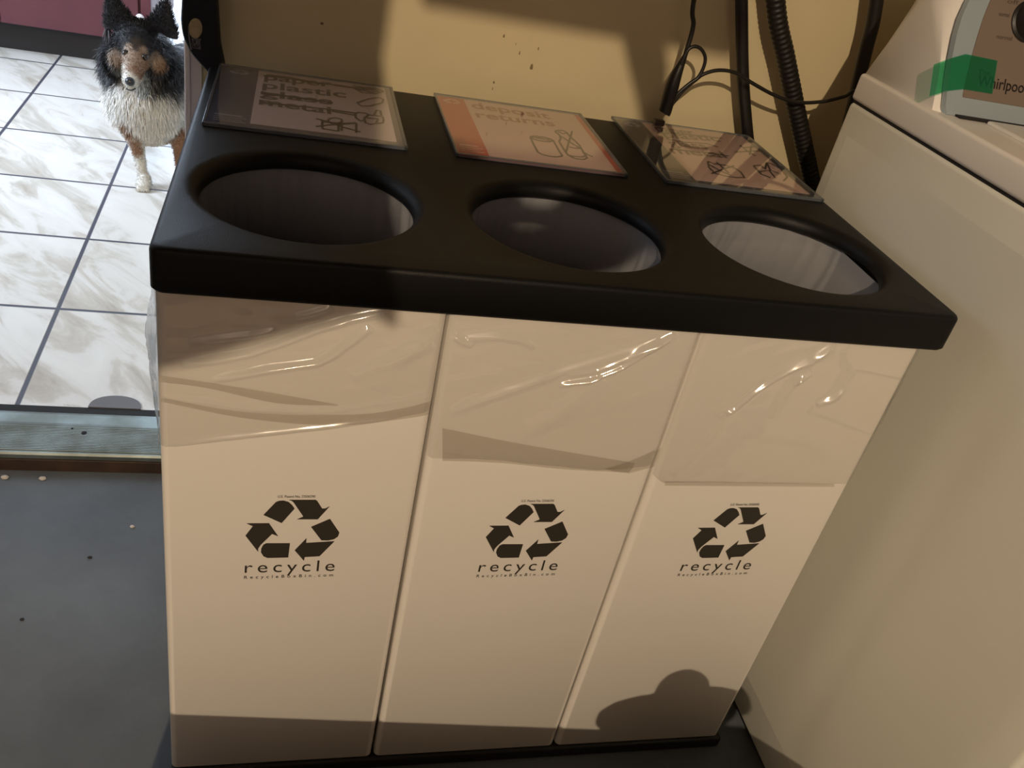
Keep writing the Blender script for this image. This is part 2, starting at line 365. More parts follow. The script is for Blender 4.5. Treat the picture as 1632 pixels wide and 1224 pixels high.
CREASE = [
 [([(290,579),(340,571),(400,560),(455,541),(500,524),(560,507),(610,497)], .0058, .0046), ([(335,604),(390,594),(430,586),(505,576),(530,563),(560,542),(590,520)], .0055, .0048),
  ([(275,708),(350,698),(420,690),(520,679),(640,665)], .0024, .004), ([(300,544),(400,532),(440,524)], .003, .004), ([(470,504),(530,488)], .003, .004),
  ([(560,600),(690,545)], .003, .010), ([(258,630),(400,650),(520,655),(690,628)], .0014, .004), ([(600,620),(650,560),(700,525)], .002, .012)],
 [([(722,533),(736,541),(752,549)], .005, .004), ([(742,537),(800,534),(836,540),(852,552)], .004, .005), ([(715,655),(800,625),(900,590),(1000,560),(1080,535)], .0035, .007),
  ([(890,612),(920,606),(940,602),(990,582),(1040,552),(1075,530)], .006, .0042), ([(905,596),(950,588),(1000,567),(1050,540)], .0045, .004), ([(820,700),(900,650),(960,600)], .003, .014),
  ([(700,715),(850,735),(1000,745)], .0025, .004)],
 [([(1155,655),(1170,648),(1200,622),(1240,596),(1290,570)], .006, .0048), ([(1140,660),(1210,600),(1290,568),(1330,552)], .004, .008), ([(1228,665),(1262,610),(1285,580),(1330,545)], .004, .006),
  ([(1262,606),(1276,600),(1292,590)], .006, .006), ([(1300,643),(1325,632),(1350,612)], .0045, .006), ([(1345,555),(1355,590),(1320,640)], .003, .008),
  ([(1070,755),(1130,700),(1165,650)], .003, .006), ([(1180,685),(1290,700),(1340,750)], .0028, .012), ([(1290,650),(1400,690)], .003, .006), ([(1350,580),(1450,600)], .003, .005)]]
HEM = [[(250,713),(400,697),(520,683),(600,670),(702,652)], [(690,729),(760,730),(850,736),(950,748),(1000,745),(1060,738)], [(1040,757),(1056,768),(1200,768),(1330,770)]]
BANDS = [[([(250,592),(330,604),(440,622),(540,640)], [(252,603),(330,613),(440,637),(530,641)]), ([(258,628),(400,652),(560,655),(640,645),(697,630)], [(258,634),(400,662),(540,672),(640,662),(697,652)])],
         [([(704,677),(800,697),(900,715),(1010,733)], [(704,729),(800,733),(900,743),(1000,748)]), ([(960,742),(1000,730),(1052,708)], [(1000,749),(1040,738),(1056,733)])],
         [([(1057,762),(1180,764),(1326,766)], [(1057,769),(1180,770),(1326,771)])]]
for i, (xa, xb) in enumerate(SX):
    xm = (xa+xb)/2
    b = thing('recycling_bin', (xm, .335, ZB), LABB[i], 'bin')
    bv = .010; body = MB()
    def rr(x0, x1, y0, y1, z, r_, sg=5):
        o_ = []
        for (cx_, cy_, a0) in ((x1-r_, y0+r_, -PI/2), (x1-r_, y1-r_, 0), (x0+r_, y1-r_, PI/2), (x0+r_, y0+r_, PI)):
            for k in range(sg+1):
                a = a0+PI/2*k/sg; o_.append(Vector((cx_+r_*math.cos(a), cy_+r_*math.sin(a), z)))
        return o_
    t_ = .008
    body.loft([rr(xa+.004, xb-.004, YF+.004, YB-.004, ZB, bv), rr(xa, xb, YF, YB, ZB+.006, bv), rr(xa, xb, YF, YB, ZT, bv), rr(xa+t_, xb-t_, YF+t_, YB-t_, ZT, bv*.6), rr(xa+t_, xb-t_, YF+t_, YB-t_, ZB+.03, bv*.6)], cap0=True, cap1=True)
    bo = autosmooth(body.build('body', BINM, b))
    dx = Vector((DXS[i], 0, 0)); pm = MB()
    for pc in PIECES: pm.prism([PX(*q)+dx for q in pc], (0, -.0007, 0))
    pm.build('recycling_symbol', PRINT, b)
    t1 = MB(); put_text(t1, 'recycle', PX(215, 1026)+dx, PX(1243, 1003)+dx, (0, 0, 1), .0215, (0, -1, 0), space=1.35); t1.build('recycle_lettering', PRINT, b)
    t2 = MB(); put_text(t2, 'RecycleBoxBin.com', PX(208, 1094)+dx, PX(1230, 1066)+dx, (0, 0, 1), .0058, (0, -1, 0), space=1.9, bold=.01); t2.build('web_lettering', PRINT, b)
    t3 = MB(); put_text(t3, 'U.S. Patent No. D506590', PX(595, 164)+dx, PX(1025, 163)+dx, (0, 0, 1), .0042, (0, -1, 0), bold=.01); t3.build('patent_lettering', PRINT, b)

    # bag in the bin, its rim folded out over the bin's top
    bg_ = thing('bin_liner', (xm, .335, ZB+.05), ['clear plastic bag hanging over the top of the left bin', 'clear plastic bag hanging over the top of the middle bin', 'clear plastic bag hanging over the top of the right bin, beside the washer'][i], 'bin bag')
    fm = MB(); NX, NZ = 200, 150
    hem = [at(u, v, 1, YF) for u, v in HEM[i]]
    def hemz(x):
        for a, c in zip(hem, hem[1:]):
            if x <= c.x: t = (x-a.x)/(c.x-a.x); return a.z+(c.z-a.z)*max(0, min(1, t))
        return hem[-1].z
    cre = [([Vector((at(u, v, 1, YF).x, at(u, v, 1, YF).z)) for u, v in pl], h, wd) for pl, h, wd in CREASE[i]]
    rows = []
    for kz in range(NZ+1):
        row = []
        for kx in range(NX+1):
            x = xa+.001+(xb-xa-.002)*kx/NX; z0 = hemz(x); z = -.054+(z0+.054)*kz/NZ; p = Vector((x, z)); h = .0018
            for pl, hh, wd in cre:
                best = 9; tt = 0; m_ = len(pl)-1
                for q in range(m_):
                    d_, t = segd(p, pl[q], pl[q+1])
                    if d_ < best: best = d_; tt = (q+t)/m_
                if best < wd*2.5: h += hh*1.4*math.exp(-(best/wd)**2)*(math.sin(PI*min(1, max(0, tt)))**.25 if 0 < tt < 1 else 0)
            h += .0030*max(0, noise.noise(Vector(((x-z*.7)*7+i*5, (z-x*.35)*26, 3))))+.0008*noise.noise(Vector((x*30-z*10, z*75+i*7, 1)))
            ed = min(x-xa, xb-x); c_ = max(0, 1-ed/.010); yy = YF-h+.008*c_*c_
            row.append(Vector((x, yy, z)))
        rows.append(row)
    fm.loft(rows, close=False)
    sides = ([(xa, -1)] if i == 0 else []) + ([(xb, 1)] if i == 2 else [])
    for (xs_, sg_) in sides:
        rows = []
        for kz in range(41):
            row = []
            for ky in range(61):
                y = YF+.003+(YB-YF-.01)*ky/60; f_ = kz/40; z = -.054+(-.235+.03*math.sin(y*9+i))*f_
                if ky == 0 : z = -.054+((hemz(xs_))+.054)*f_
                bulge = (.004+.012*math.sin(PI*min(1, f_*1.05))*(.6+.8*abs(noise.noise(Vector((y*8, f_*4, i))))))*min(1, ky/3)
                row.append(Vector((xs_+sg_*(bulge+.004*abs(noise.noise(Vector((y*30, f_*14, 2+i))))), y, z)))
            rows.append(row)
        MB().loft(rows, close=False).build('gathered_side', FILMG, bg_, smooth=True)
    fm.build('overhanging_rim', FILM, bg_, smooth=True)
    bd = MB()
    for k, (up_, lo_) in enumerate(BANDS[i]):
        U = smoothpath([at(u, v, 1, YF) for u, v in up_], 6); Lw = smoothpath([at(u, v, 1, YF) for u, v in lo_], 6); m_ = min(len(U), len(Lw))
        U = [U[int(q*(len(U)-1)/(m_-1))] for q in range(m_)]; Lw = [Lw[int(q*(len(Lw)-1)/(m_-1))] for q in range(m_)]
        for Q in U+Lw: Q.x = max(xa+.003, min(xb-.003, Q.x))
        bd.loft([[Vector((U[q].x, YF-.0070-k*.0008, U[q].z)), Vector(((U[q].x+Lw[q].x)/2, YF-.0082-k*.0008, (U[q].z+Lw[q].z)/2)), Vector((Lw[q].x, YF-.0070-k*.0008, Lw[q].z))] for q in range(m_)], close=False)
    bd.build('folded_hem', FILMD, bg_, smooth=True)
    inn = MB(); rings = []; nseg = 240
    for kz in range(50):
        f_ = kz/49; z = -.026-(.82)*f_; ring = []
        for k in range(nseg):
            a = 2*PI*k/nseg; ca, sa = math.cos(a), math.sin(a); q = 4.5
            rx = (xb-xa)/2-.018; ry = (YB-YF)/2-.022
            s_ = (abs(ca)**q+abs(sa)**q)**(-1/q)*(1-.12*f_*f_)
            wr = 1-.035*abs(noise.noise(Vector((ca*5+f_*.6, sa*5, i*3+f_*1.6))))-.02*abs(noise.noise(Vector((ca*14, sa*14+f_*2, i))))
            hx, hy = HC[i]; tt = min(1, f_/.55); tt = tt*tt*(3-2*tt)
            bx = xm+rx*ca*s_*wr; by = (YF+YB)/2+ry*sa*s_*wr; R_ = (.143-.02*tt)*(1-.5*(1-wr))-(.0035+.010*tt)*abs(noise.noise(Vector((a*5+f_*4, f_*3, 5+i*3))))-.0035*max(0, noise.noise(Vector((a*11+f_*7, f_*2, 9+i))))
            ring.append(Vector((max(xa+.0095, min(xb-.0095, (hx+R_*ca)*(1-tt)+bx*tt)), (hy+R_*sa)*(1-tt)+by*tt, z)))
        rings.append(ring)
    inn.loft(rings, cap1=True).build('bag_inside', BAGIN, bg_, smooth=True)

# lid with its three openings
def rrect(x0, x1, y0, y1, z, r_, sg=6):
    o_ = []
    for (cx_, cy_, a0) in ((x1-r_, y0+r_, -PI/2), (x1-r_, y1-r_, 0), (x0+r_, y1-r_, PI/2), (x0+r_, y0+r_, PI)):
        for k in range(sg+1):
            a = a0+PI/2*k/sg; o_.append(Vector((cx_+r_*math.cos(a), cy_+r_*math.sin(a), z)))
    return o_
lid = MB(); D = .680; e = .007; prof = []
for k in range(5):
    a = PI/2*k/4; prof.append((e*(1-math.sin(a)), -e*(1-math.cos(a))))
rings = [rrect(d_, 1-d_, d_, D-d_, z_, .013-d_*.5) for d_, z_ in prof] + [rrect(0, 1, 0, D, -.049, .013), rrect(.003, .997, .003, D-.003, -.053, .012), rrect(.010, .990, .010, D-.010, -.053, .012), rrect(.010, .990, .010, D-.010, -.022, .012)]
lid.loft(rings)
bm = bmesh.new(); es = []
top = rings[0]; vv = [bm.verts.new(p) for p in top]; es += [bm.edges.new((vv[k], vv[(k+1) % len(vv)])) for k in range(len(vv))]
NH = 96
for (hx, hy) in HC:
    ring = lambda rr_, z_: [Vector((hx+rr_*math.cos(2*PI*k/NH), hy+rr_*math.sin(2*PI*k/NH), z_)) for k in range(NH)]
    vv = [bm.verts.new(p) for p in ring(RH+RIM, 0)]; es += [bm.edges.new((vv[k], vv[(k+1) % NH])) for k in range(NH)]
    pr = []
    for k in range(7):
        a = PI/2*k/6; pr.append(ring(RH+RIM*(1-math.sin(a)), -RIM*(1-math.cos(a))))
    lid.loft(pr+[ring(RH, -.021), ring(RH+.004, -.024)])
bmesh.ops.triangle_fill(bm, edges=es, use_beauty=True); bm.verts.index_update()
lid.add([v.co.copy() for v in bm.verts], [[v.index for v in f.verts] for f in bm.faces]); bm.free()
ld = lid.build('station_lid', LIDM)
bm = bmesh.new(); bm.from_mesh(ld.data); bmesh.ops.remove_doubles(bm, verts=bm.verts, dist=1e-5); bm.to_mesh(ld.data); bm.free()
autosmooth(ld, 40); tag(ld, 'black plastic lid with three round openings lying across the three bins', 'lid')

# ------------------------------------------------------------------ signs lying on the lid
ZS = .0022
def pl(pts, z=ZS+.0012): return [at(u, v, 2, z) for u, v in pts]
def tiny_symbol(mb, c, sx_, sy_):
    for pc in PIECES: mb.prism([Vector((c[0]+(x-765)/1000*sx_, c[1]-(y-530)/700*sy_, ZS+.0012)) for x, y in pc], (0, 0, .0004))
def sign(box, paperbox, label, band_m, paper_m, sym_m, frame_m=None):
    x0, x1, y0, y1 = box; t = thing('sign', ((x0+x1)/2, (y0+y1)/2, 0), label, 'sign')
    MB().box((x0+.004, y0+.004, .0004), (x1-.004, y1-.004, ZS)).build('backing_card', band_m, t)
    a0, a1, b0, b1 = paperbox; MB().box((a0, b0, ZS+.0001), (a1, b1, ZS+.0008)).build('printed_panel', paper_m, t)
    s1 = MB(); tiny_symbol(s1, ((x0+a0)/2+.002, y1-.030), .030, .026); s1.build('recycling_symbol', sym_m, t)
    s2 = MB()
    for k in range(4):
        s2.box((x0+.012, y0+.024+k*.008, ZS+.0002), (a0-.006-(k % 2)*.006, y0+.0265+k*.008+(.003 if k == 3 else 0), ZS+.0007))
    s2.build('small_print', sym_m, t)
    sl = MB(); sl.box((x0, y0, ZS+.0022), (x1, y1, ZS+.0030)); sl.build('clear_sleeve', SLEEVE, t)
    ed = MB(); e_ = .0055
    ed.box((x0, y0, .0002), (x1, y0+e_, ZS+.0034), .0006); ed.box((x1-e_, y0, .0002), (x1, y1, ZS+.0034), .0006); ed.box((x0, y0, .0002), (x0+e_*.6, y1, ZS+.0034), .0006); ed.box((x0, y1-e_*.5, .0002), (x1, y1, ZS+.0034), .0006)
    ed.build('sleeve_edge', SLEDGE, t); return t
UPY = (0, 1, 0); NZ_ = (0, 0, 1)
def px_text(mb, txt, a, b, h, **k): put_text(mb, txt, at(*a, 2, ZS+.0010), at(*b, 2, ZS+.0010), UPY, h, NZ_, lift=.0002, **k)
def strokes(mb, lines, wd, k=None, ox=0, oy=0):
    for l in lines: mb.ribbon([at(u, v, 2, ZS+.0010) for u, v in l], wd, NZ_, .0006)
def Z2(pts, ox, oy, s_): return [(ox+x/s_, oy+y/s_) for x, y in pts]
# left sign
s = sign((.017, .300, .380, .676), (.079, .286, .406, .672), 'navy and white sign in a clear sleeve at the left end of the lid', NAVYC, PAPERL, SYM)
t = MB()
px_text(t, 'paper', (421, 127), (529, 139), .036, bold=.02); px_text(t, 'plastic', (418, 140), (552, 156), .036, bold=.02)
px_text(t, 'glass', (414, 153), (530, 167), .034, bold=.02); px_text(t, 'metal', (412, 166), (528, 182), .034, bold=.02)
t.build('lettering', mat('dark_plum_ink', (.07, .045, .075), .6), s)
q = MB(); zz = lambda L_: [Z2(l, 400, 105, 6.528) for l in L_]
strokes(q, zz([[(130,100),(250,115),(380,130),(520,155),(700,185),(860,195),(1060,225)], [(160,92),(400,122),(640,168),(800,190)], [(860,200),(1060,230)]]), .0042)
strokes(q, zz([[(100,285),(300,305),(560,345),(850,383)], [(110,270),(220,300),(500,330),(700,365)]]), .006)
strokes(q, zz([[(90,375),(300,400),(540,425),(840,455),(1085,492)], [(840,470),(1085,515)], [(90,385),(420,415)]]), .0042)
strokes(q, zz([[(1060,210),(1180,225),(1300,232),(1380,268),(1300,290),(1160,280),(1060,225)], [(1080,225),(1200,250),(1320,255)], [(1090,240),(1250,275),(1340,268)], [(1120,230),(1280,240),(1330,258)], [(1105,385),(1220,345),(1330,328),(1378,350),(1365,385),(1240,418),(1150,418),(1105,385)],
 [(1085,495),(1120,485),(1200,495),(1220,515),(1180,540),(1190,590),(1240,610),(1300,600),(1320,555),(1200,540)], [(1085,495),(1090,540),(1140,575),(1180,565)], [(1280,515),(1305,462),(1345,468),(1358,515)], [(1280,515),(1370,530),(1380,570),(1370,595),(1310,600)], [(1210,505),(1280,520)],
 [(800,570),(820,548),(880,540),(940,555),(950,580),(900,600),(840,600),(800,575)], [(740,570),(745,655)], [(745,655),(910,680)], [(740,580),(930,600),(1095,598)], [(1095,598),(1095,695)], [(910,600),(910,680)], [(945,600),(945,675)],
 [(680,550),(820,585),(945,635),(1140,688)], [(680,632),(820,615),(1000,605),(1090,592)]]), .0036)
q.build('marker_drawing', INK, s)
# middle sign
s = sign((.372, .645, .380, .678), (.425, .630, .392, .672), 'red and pinkish white deposit returns sign in the middle of the lid', REDC, PAPERP, SYMR)
t = MB(); px_text(t, 'deposit', (753, 172), (879, 190), .034, bold=.02); px_text(t, 'returns', (760, 187), (886, 202), .034, bold=.02)
t.build('lettering', INKL, s)
q = MB(); zz = lambda L_: [Z2(l, 830, 180, 9.6) for l in L_]
strokes(q, zz([[(145,365),(200,355),(350,370),(460,400),(490,425),(430,445),(300,430),(190,400),(145,375)], [(145,375),(200,490),(260,600),(320,635),(450,668),(560,675),(635,660)], [(490,415),(540,500),(590,590),(635,655)],
 [(525,290),(560,268),(650,270),(700,300),(750,360),(830,430),(900,500),(950,590),(1015,690),(960,715),(850,705),(760,670),(700,620),(640,530),(585,435),(610,400),(600,350),(560,310),(530,295)], [(600,350),(680,400),(800,480),(920,550)], [(785,280),(760,370),(735,440),(710,540),(690,610)], [(700,640),(800,665),(930,675),(990,660)], [(940,590),(1020,640),(1100,672)], [(570,285),(640,320),(690,310)], [(740,520),(820,540),(900,545)]]), .0034)
strokes(q, zz([[(200,375),(300,400),(440,425)], [(170,372),(320,385),(450,408)]]), .002)
q.build('marker_drawing', INK, s)
# right sign
s = sign((.708, .992, .376, .690), (.768, .978, .402, .686), 'glossy slate and pale sign on the lid beside the hoses and washer', GREYC, PAPERP, SYM)
t = MB(); px_text(t, 'paper', (1048, 209), (1110, 216), .034, bold=.02); px_text(t, 'plastic', (1060, 219), (1150, 226), .034, bold=.02); px_text(t, 'glass', (1068, 232), (1130, 238), .034, bold=.02); px_text(t, 'metal', (1072, 244), (1160, 252), .034, bold=.02)
t.build('lettering', mat('brown_ink', (.16, .08, .06), .6), s)
q = MB(); zz = lambda L_: [Z2(l, 980, 180, 4.8) for l in L_]
strokes(q, zz([[(320,150),(420,155),(560,165),(700,180),(820,195)], [(420,205),(540,225),(700,235),(790,262)], [(450,275),(560,290),(700,305),(870,330)], [(470,285),(640,298),(820,318)], [(710,370),(760,390),(840,400),(910,420),(960,450),(990,495),(930,495),(850,485),(770,465),(720,420),(710,375)], [(720,395),(800,440),(890,480)], [(740,465),(830,430),(910,405)], [(780,380),(870,460)],
 [(1060,405),(1110,400),(1150,430),(1160,380),(1200,390),(1270,430),(1320,490),(1290,520)], [(1060,405),(1120,470),(1190,495)], [(1100,450),(1180,440),(1230,500)], [(1160,380),(1190,440),(1270,470)], [(920,300),(1000,295),(1110,290)], [(960,250),(1010,290),(1075,330)], [(1030,320),(1045,250),(1100,280)], [(990,265),(1060,262)]]), .0034)
q.build('marker_drawing', INK, s)

# ------------------------------------------------------------------ washing machine
WT = .188
wm = thing('washing_machine', (1.47, .06, ZF), 'big white washing machine at the right of the bins, green tape on its panel', 'washing machine')
WX1 = 1.90; WY0 = -.375; WY1 = .495
bd = MB(); bd.box((XW, WY0, ZF+.02), (WX1, WY1, .1405), .008)
o = autosmooth(bd.build('body', WASH, wm))
# stamped side panel: a shallow recess in relief
nx, nz = 70, 90; rows = []
def sdf(y, z):
    cy, cz, hy, hz = .03-.20, -.40, .33-.0, .45
    return 0
MB().box((XW+.004, WY0+.004, .139), (WX1-.004, WY1-.004, .1445)).build('seam', DARK, wm)
tp = MB(); tp.box((XW-.001, WY0-.004, .1440), (WX1+.001, WY1+.001, WT), .0065, 4)
o = autosmooth(tp.build('top', WTOP, wm), 50)
ly = MB(); ly.box((XW+.075, WY0+.02, WT-.002), (WX1-.075, .262, WT+.006), .004); o = autosmooth(ly.build('loading_lid', WTOP, wm))
# embossed vertical creases of the side sheet
rows = []
for kz in range(60):
    z = -.86+.95*kz/59; row = []
    for ky in range(80):
        y = WY0+.03+(WY1-WY0-.06)*ky/79
        dy = abs(y+.0)-0; 
        inside = min((y-(-.30)), (.0+.40-y)) 
        k1 = 1/(1+math.exp(-(y-(-.095))/.012)); k2 = 1/(1+math.exp(-(.06-z)/.02)); k3 = 1/(1+math.exp(-(z+.82)/.02)); k4 = 1/(1+math.exp(-(.47-y)/.008))
        row.append(Vector((XW-.0003-.0035*k2*k3*(1-k1)*(1/(1+math.exp(-(y-(-.345))/.006))), y, z)))
    rows.append(row)
ridge = MB().loft(rows, close=False); ridge.build('stamped_side_panel', WASH, wm, smooth=True)
# console
def ring(x, P_): return [Vector((x, a, b)) for a, b in P_]
FY0, FY1, FZ1 = .288, .392, .420
cons = MB()
p0 = [(.495, .186), (.468, .235), (.440, .285), (.415, .322), (.400, .330), (.372, .315), (.345, .280), (.320, .235), (.300, .186)]
p1 = [(.498, .186), (.485, .240), (.462, .300), (.440, .345), (.420, .365), (.382, .350), (.350, .300), (.322, .245), (.292, .186)]
p2 = [(.500, .186), (.498, .260), (.490, .330), (.470, .400), (.430, .425), (.392, .415), (.358, .345), (.325, .270), (.288, .186)]
p3 = [(.500, .186), (.500, .260), (.498, .340), (.480, .420), (.440, .440), (.395, .428), (.360, .348), (.325, .270), (.288, .186)]
cons.loft([ring(1.055, p0), ring(1.066, p1), ring(1.095, p2), ring(1.14, p3), ring(1.80, p3), ring(1.85, p2), ring(1.885, p0)], cap0=True, cap1=True)
co = autosmooth(cons.build('console', WTOP, wm), 60)
A_ = Vector((0, .288, .186)); B_ = Vector((0, .395, .428)); fdir = (B_-A_).normalized(); fn = Vector((0, -fdir.z, fdir.y)); 
def atf(u, v, lift):
    o_ = A_+fn*lift; d = RW.transposed() @ Vector(((u-816)/F, (v-612)/F, 1)); t = (o_-CAM).dot(fn)/d.dot(fn); return CAM+t*d
LI = .007
ol = [atf(u, v, LI) for u, v in ((1509, 182), (1507, 170), (1512, 125), (1518, 89), (1525, 55), (1533, 27), (1545, 0), (1560, -25), (1580, -45))]
il = [atf(u, v, LI) for u, v in ((1534, 155), (1534, 150), (1541, 118), (1549, 86), (1558, 55), (1567, 27), (1578, 0), (1592, -22), (1606, -38))]
sO = (ol[0].z, ol[0].y); sI = (il[0].z, il[0].y); XR = 1.82
topo = ol[-1]; topi = il[-1]
tr_ = MB(); poly = [Vector((XR, sO[1], sO[0]))]+ol[0:1]+ol[1:]+[Vector((XR, topo.y, topo.z))]
tr_.prism(poly, fn*-.010); o = tr_.build('trim_frame', SILV, wm)
fa = MB(); poly = [Vector((XR-.03, sI[1], sI[0]))]+il+[Vector((XR-.03, topi.y, topi.z))]
fa.prism([p+fn*.0016 for p in poly], fn*-.0015); o = fa.build('fascia', FASC, wm)
tp_ = [(1483.7, 153), (1491, 102), (1515, 93), (1539, 86), (1590, 96.6), (1581.5, 149.7), (1534.7, 142), (1508, 145)]
tpm = MB(); pts = [atf(u, v, LI+.0030) for u, v in tp_]
for k in (0, 1): pts[k] = pts[k]-fn*.0035
tpm.add([pts[0], pts[1], pts[2], pts[7]], [[0, 1, 2, 3]]); tpm.add([pts[2], pts[3], pts[4], pts[5], pts[6], pts[7]], [[0, 1, 2, 3, 4, 5]])
q = tpm.build('green_tape', TAPE, None); tag(q, 'strip of translucent green tape stuck on the washer control panel', 'tape')
tx = MB(); put_text(tx, 'Whirlpool', atf(1557, 137, LI+.0018), atf(1634, 149, LI+.0018), fdir, .016, fn, bold=.01, lift=.0003)
put_text(tx, 'The', atf(1558, 118, LI+.0018), atf(1577, 120, LI+.0018), fdir, .007, fn, lift=.0003)
tx.build('lettering', mat('black_fascia_print', (.015, .012, .012), .5), wm)
for (u, v, l_) in ((1592, 25, 16), (1588, 61, 24), (1605, 5, 18)):
    tx = MB(); put_text(tx, 'normal' if u != 1605 else 'off', atf(u, v, LI+.0018), atf(u+l_, v+l_*.16, LI+.0018), fdir, .006, fn, lift=.0003)
    tx.build('dial_mark', mat('brown_fascia_print', (.08, .055, .045), .5), wm)
kc = atf(1637, 35, LI); kn = MB(); e1 = Vector((1, 0, 0)); rg = []
for (r_, h_) in ((.030, 0), (.030, .004), (.026, .006), (.024, .030), (.021, .034), (.0, .035)):
    rg.append([kc+fn*h_+(e1*math.cos(2*PI*k/28)+fdir*math.sin(2*PI*k/28))*r_ for k in range(28)])
kn.loft(rg); autosmooth(kn.build('dial_knob', RUB, wm), 50)
MB().box((1.082, .270, WT-.001), (1.80, .288, WT+.003)).build('console_gap', DARK, wm)
for fx in (XW+.05, WX1-.05):
    for fy in (WY0+.05, WY1-.05): MB().tube([(fx, fy, ZF), (fx, fy, ZF+.025)], .022, 14).build('foot', RUB, wm)

# ------------------------------------------------------------------ hoses, cord, pouch on the wall
def resample(P_, step):
    out = [P_[0]]; acc = 0
    for a, b in zip(P_, P_[1:]):
        d = (b-a).length; t = step-acc
        while t <= d: out.append(a.lerp(b, t/d)); t += step
        acc = d-(t-step)
    return out
def hose(name, px, y, rad, label, cat, corr=False, tail=()):
    P_ = smoothpath([at(u, v, 1, y) for u, v in px]+[Vector(t_) for t_ in tail], 8)
    if corr: P_ = resample(P_, .0024)
    R_ = [rad*(1+(.055*math.sin(i*PI/2+.7) if corr else 0)) for i in range(len(P_))]
    o_ = MB().tube(P_, R_, 14).build(name, RUB, None, smooth=True); tag(o_, label, cat); return o_
hose('fill_hose', [(1180, -560), (1180, -300), (1181, -120), (1182, 20), (1184, 120), (1190, 200), (1198, 270), (1206, 340)], .722, .0118, 'straight black hose nearest the power cord, left of the ribbed hose', 'hose', tail=[(1.06, .722, -.5), (1.05, .722, -.9)])
hose('drain_hose', [(1232, -560), (1228, -300), (1229, -120), (1238, 20), (1252, 90), (1268, 170), (1284, 245), (1296, 300), (1306, 345)], .708, .0172, 'thick black ribbed hose running down behind the washer corner', 'hose', corr=True, tail=[(1.19, .70, -.45), (1.19, .70, -.90)])
hose('supply_hose', [(1445, -560), (1428, -300), (1412, -120), (1394, 20), (1381, 75), (1368, 130), (1356, 185)], .710, .0130, 'black hose closest to the washer, rightmost of the three hoses', 'hose', tail=[(1.27, .70, -.30), (1.29, .70, -.70)])
pc = thing('power_cord', (.82, .68, 0), 'thin black power cord with a loop and thick strain relief hanging above the lid', 'cord')
YC = .672
cd_ = MB(); cd_.tube(smoothpath([(.78, .70, .70), (.80, .70, .45)]+[at(u, v, 1, YC) for u, v in ((1108, -10), (1105, 40), (1096, 75), (1088, 100))], 8), .0042)
cd_.tube(smoothpath([at(u, v, 1, YC-.004) for u, v in ((1066, 172), (1080, 150), (1098, 134), (1112, 124), (1121, 108), (1124, 92), (1118, 79), (1108, 74), (1098, 78), (1091, 90), (1086, 104))], 8), .0032)
cd_.tube(smoothpath([at(u, v, 1, YC) for u, v in ((1070, 168), (1088, 145), (1108, 128), (1122, 118), (1145, 112), (1172, 116), (1200, 133), (1235, 152), (1270, 163), (1310, 162), (1345, 154), (1370, 148))]+[Vector((1.27, .655, .07))], 8), .0034)
cd_.build('cable', RUB, pc, smooth=True)
pts = [at(u, v, 1, YC) for u, v in ((1092, 88), (1085, 104), (1078, 120), (1070, 142), (1064, 162), (1060, 176), (1058, 180))]
MB().tube(smoothpath(pts, 5), [.004+.0085*min(1, k/14) for k in range(30)]+[.010], 14).build('strain_relief', RUB, pc, smooth=True)
MB().box((at(1050, 189, 1, YC).x-.008, YC-.007, .006), (at(1050, 189, 1, YC).x+.012, YC+.007, .016), .002).build('plug', mat('brown_plug', (.03, .015, .012), .4), pc)

# navy pouch hanging at the doorway corner
po = thing('hanging_pouch', (-.012, .725, -.10), 'dark navy fabric pouch with a round beige badge hanging at the doorway corner', 'pouch')
YP = .705
outl = [(293, -40), (290, 0), (289, 30), (292, 52), (298, 68), (307, 84), (318, 97), (330, 110), (345, 125), (358, 125), (358, 108), (355, 92), (351, 70), (349, 40), (347, 0), (347, -40)]
P_ = smoothpath([at(u, v, 1, YP) for u, v in outl]+[at(293, -40, 1, YP)], 4)[:-1]
c_ = sum(P_, Vector())/len(P_); rg = []
for (s_, dy) in ((.90, -.016), (.97, -.012), (1.0, 0), (.97, .024), (.90, .030)): rg.append([c_+(p-c_)*s_+Vector((0, dy, 0)) for p in P_])
mb = MB().loft(rg)
mb.prism(rg[0], (0, .0005, 0)); mb.prism(rg[-1], (0, -.0005, 0)); mb.build('fabric_body', NAVY, po)
MB().tube([at(305, -35, 1, YP+.01), at(312, -90, 1, YP+.03), (-.01, .775, .36)], .004).build('hanging_loop', NAVY, po)
yb = YP-.0165
bc = at(311.5, 45, 1, yb); bm_ = MB().prism([bc+Vector((.0105*math.cos(2*PI*k/24)+.001*math.sin(2*PI*k/24), 0, .0155*math.sin(2*PI*k/24))) for k in range(24)], (0, -.0012, 0)); bm_.build('round_badge', BEIGE, po)
tx = MB(); put_text(tx, 'YORK', at(304, 71, 1, yb), at(320, 73, 1, yb), (.1, 0, 1), .0115, (0, -1, 0), bold=.02, lift=.0006); put_text(tx, 'CLUB', at(306, 76, 1, yb), at(320, 79, 1, yb), (.1, 0, 1), .0045, (0, -1, 0), bold=.02, lift=.0006)
tx.build('stitched_lettering', GREYT, po)
MB().tube([at(u, v, 1, yb-.0006) for u, v in ((301, 43), (301, 57), (303, 70), (305, 79))], .0011, 6).build('piping', GREYT, po)

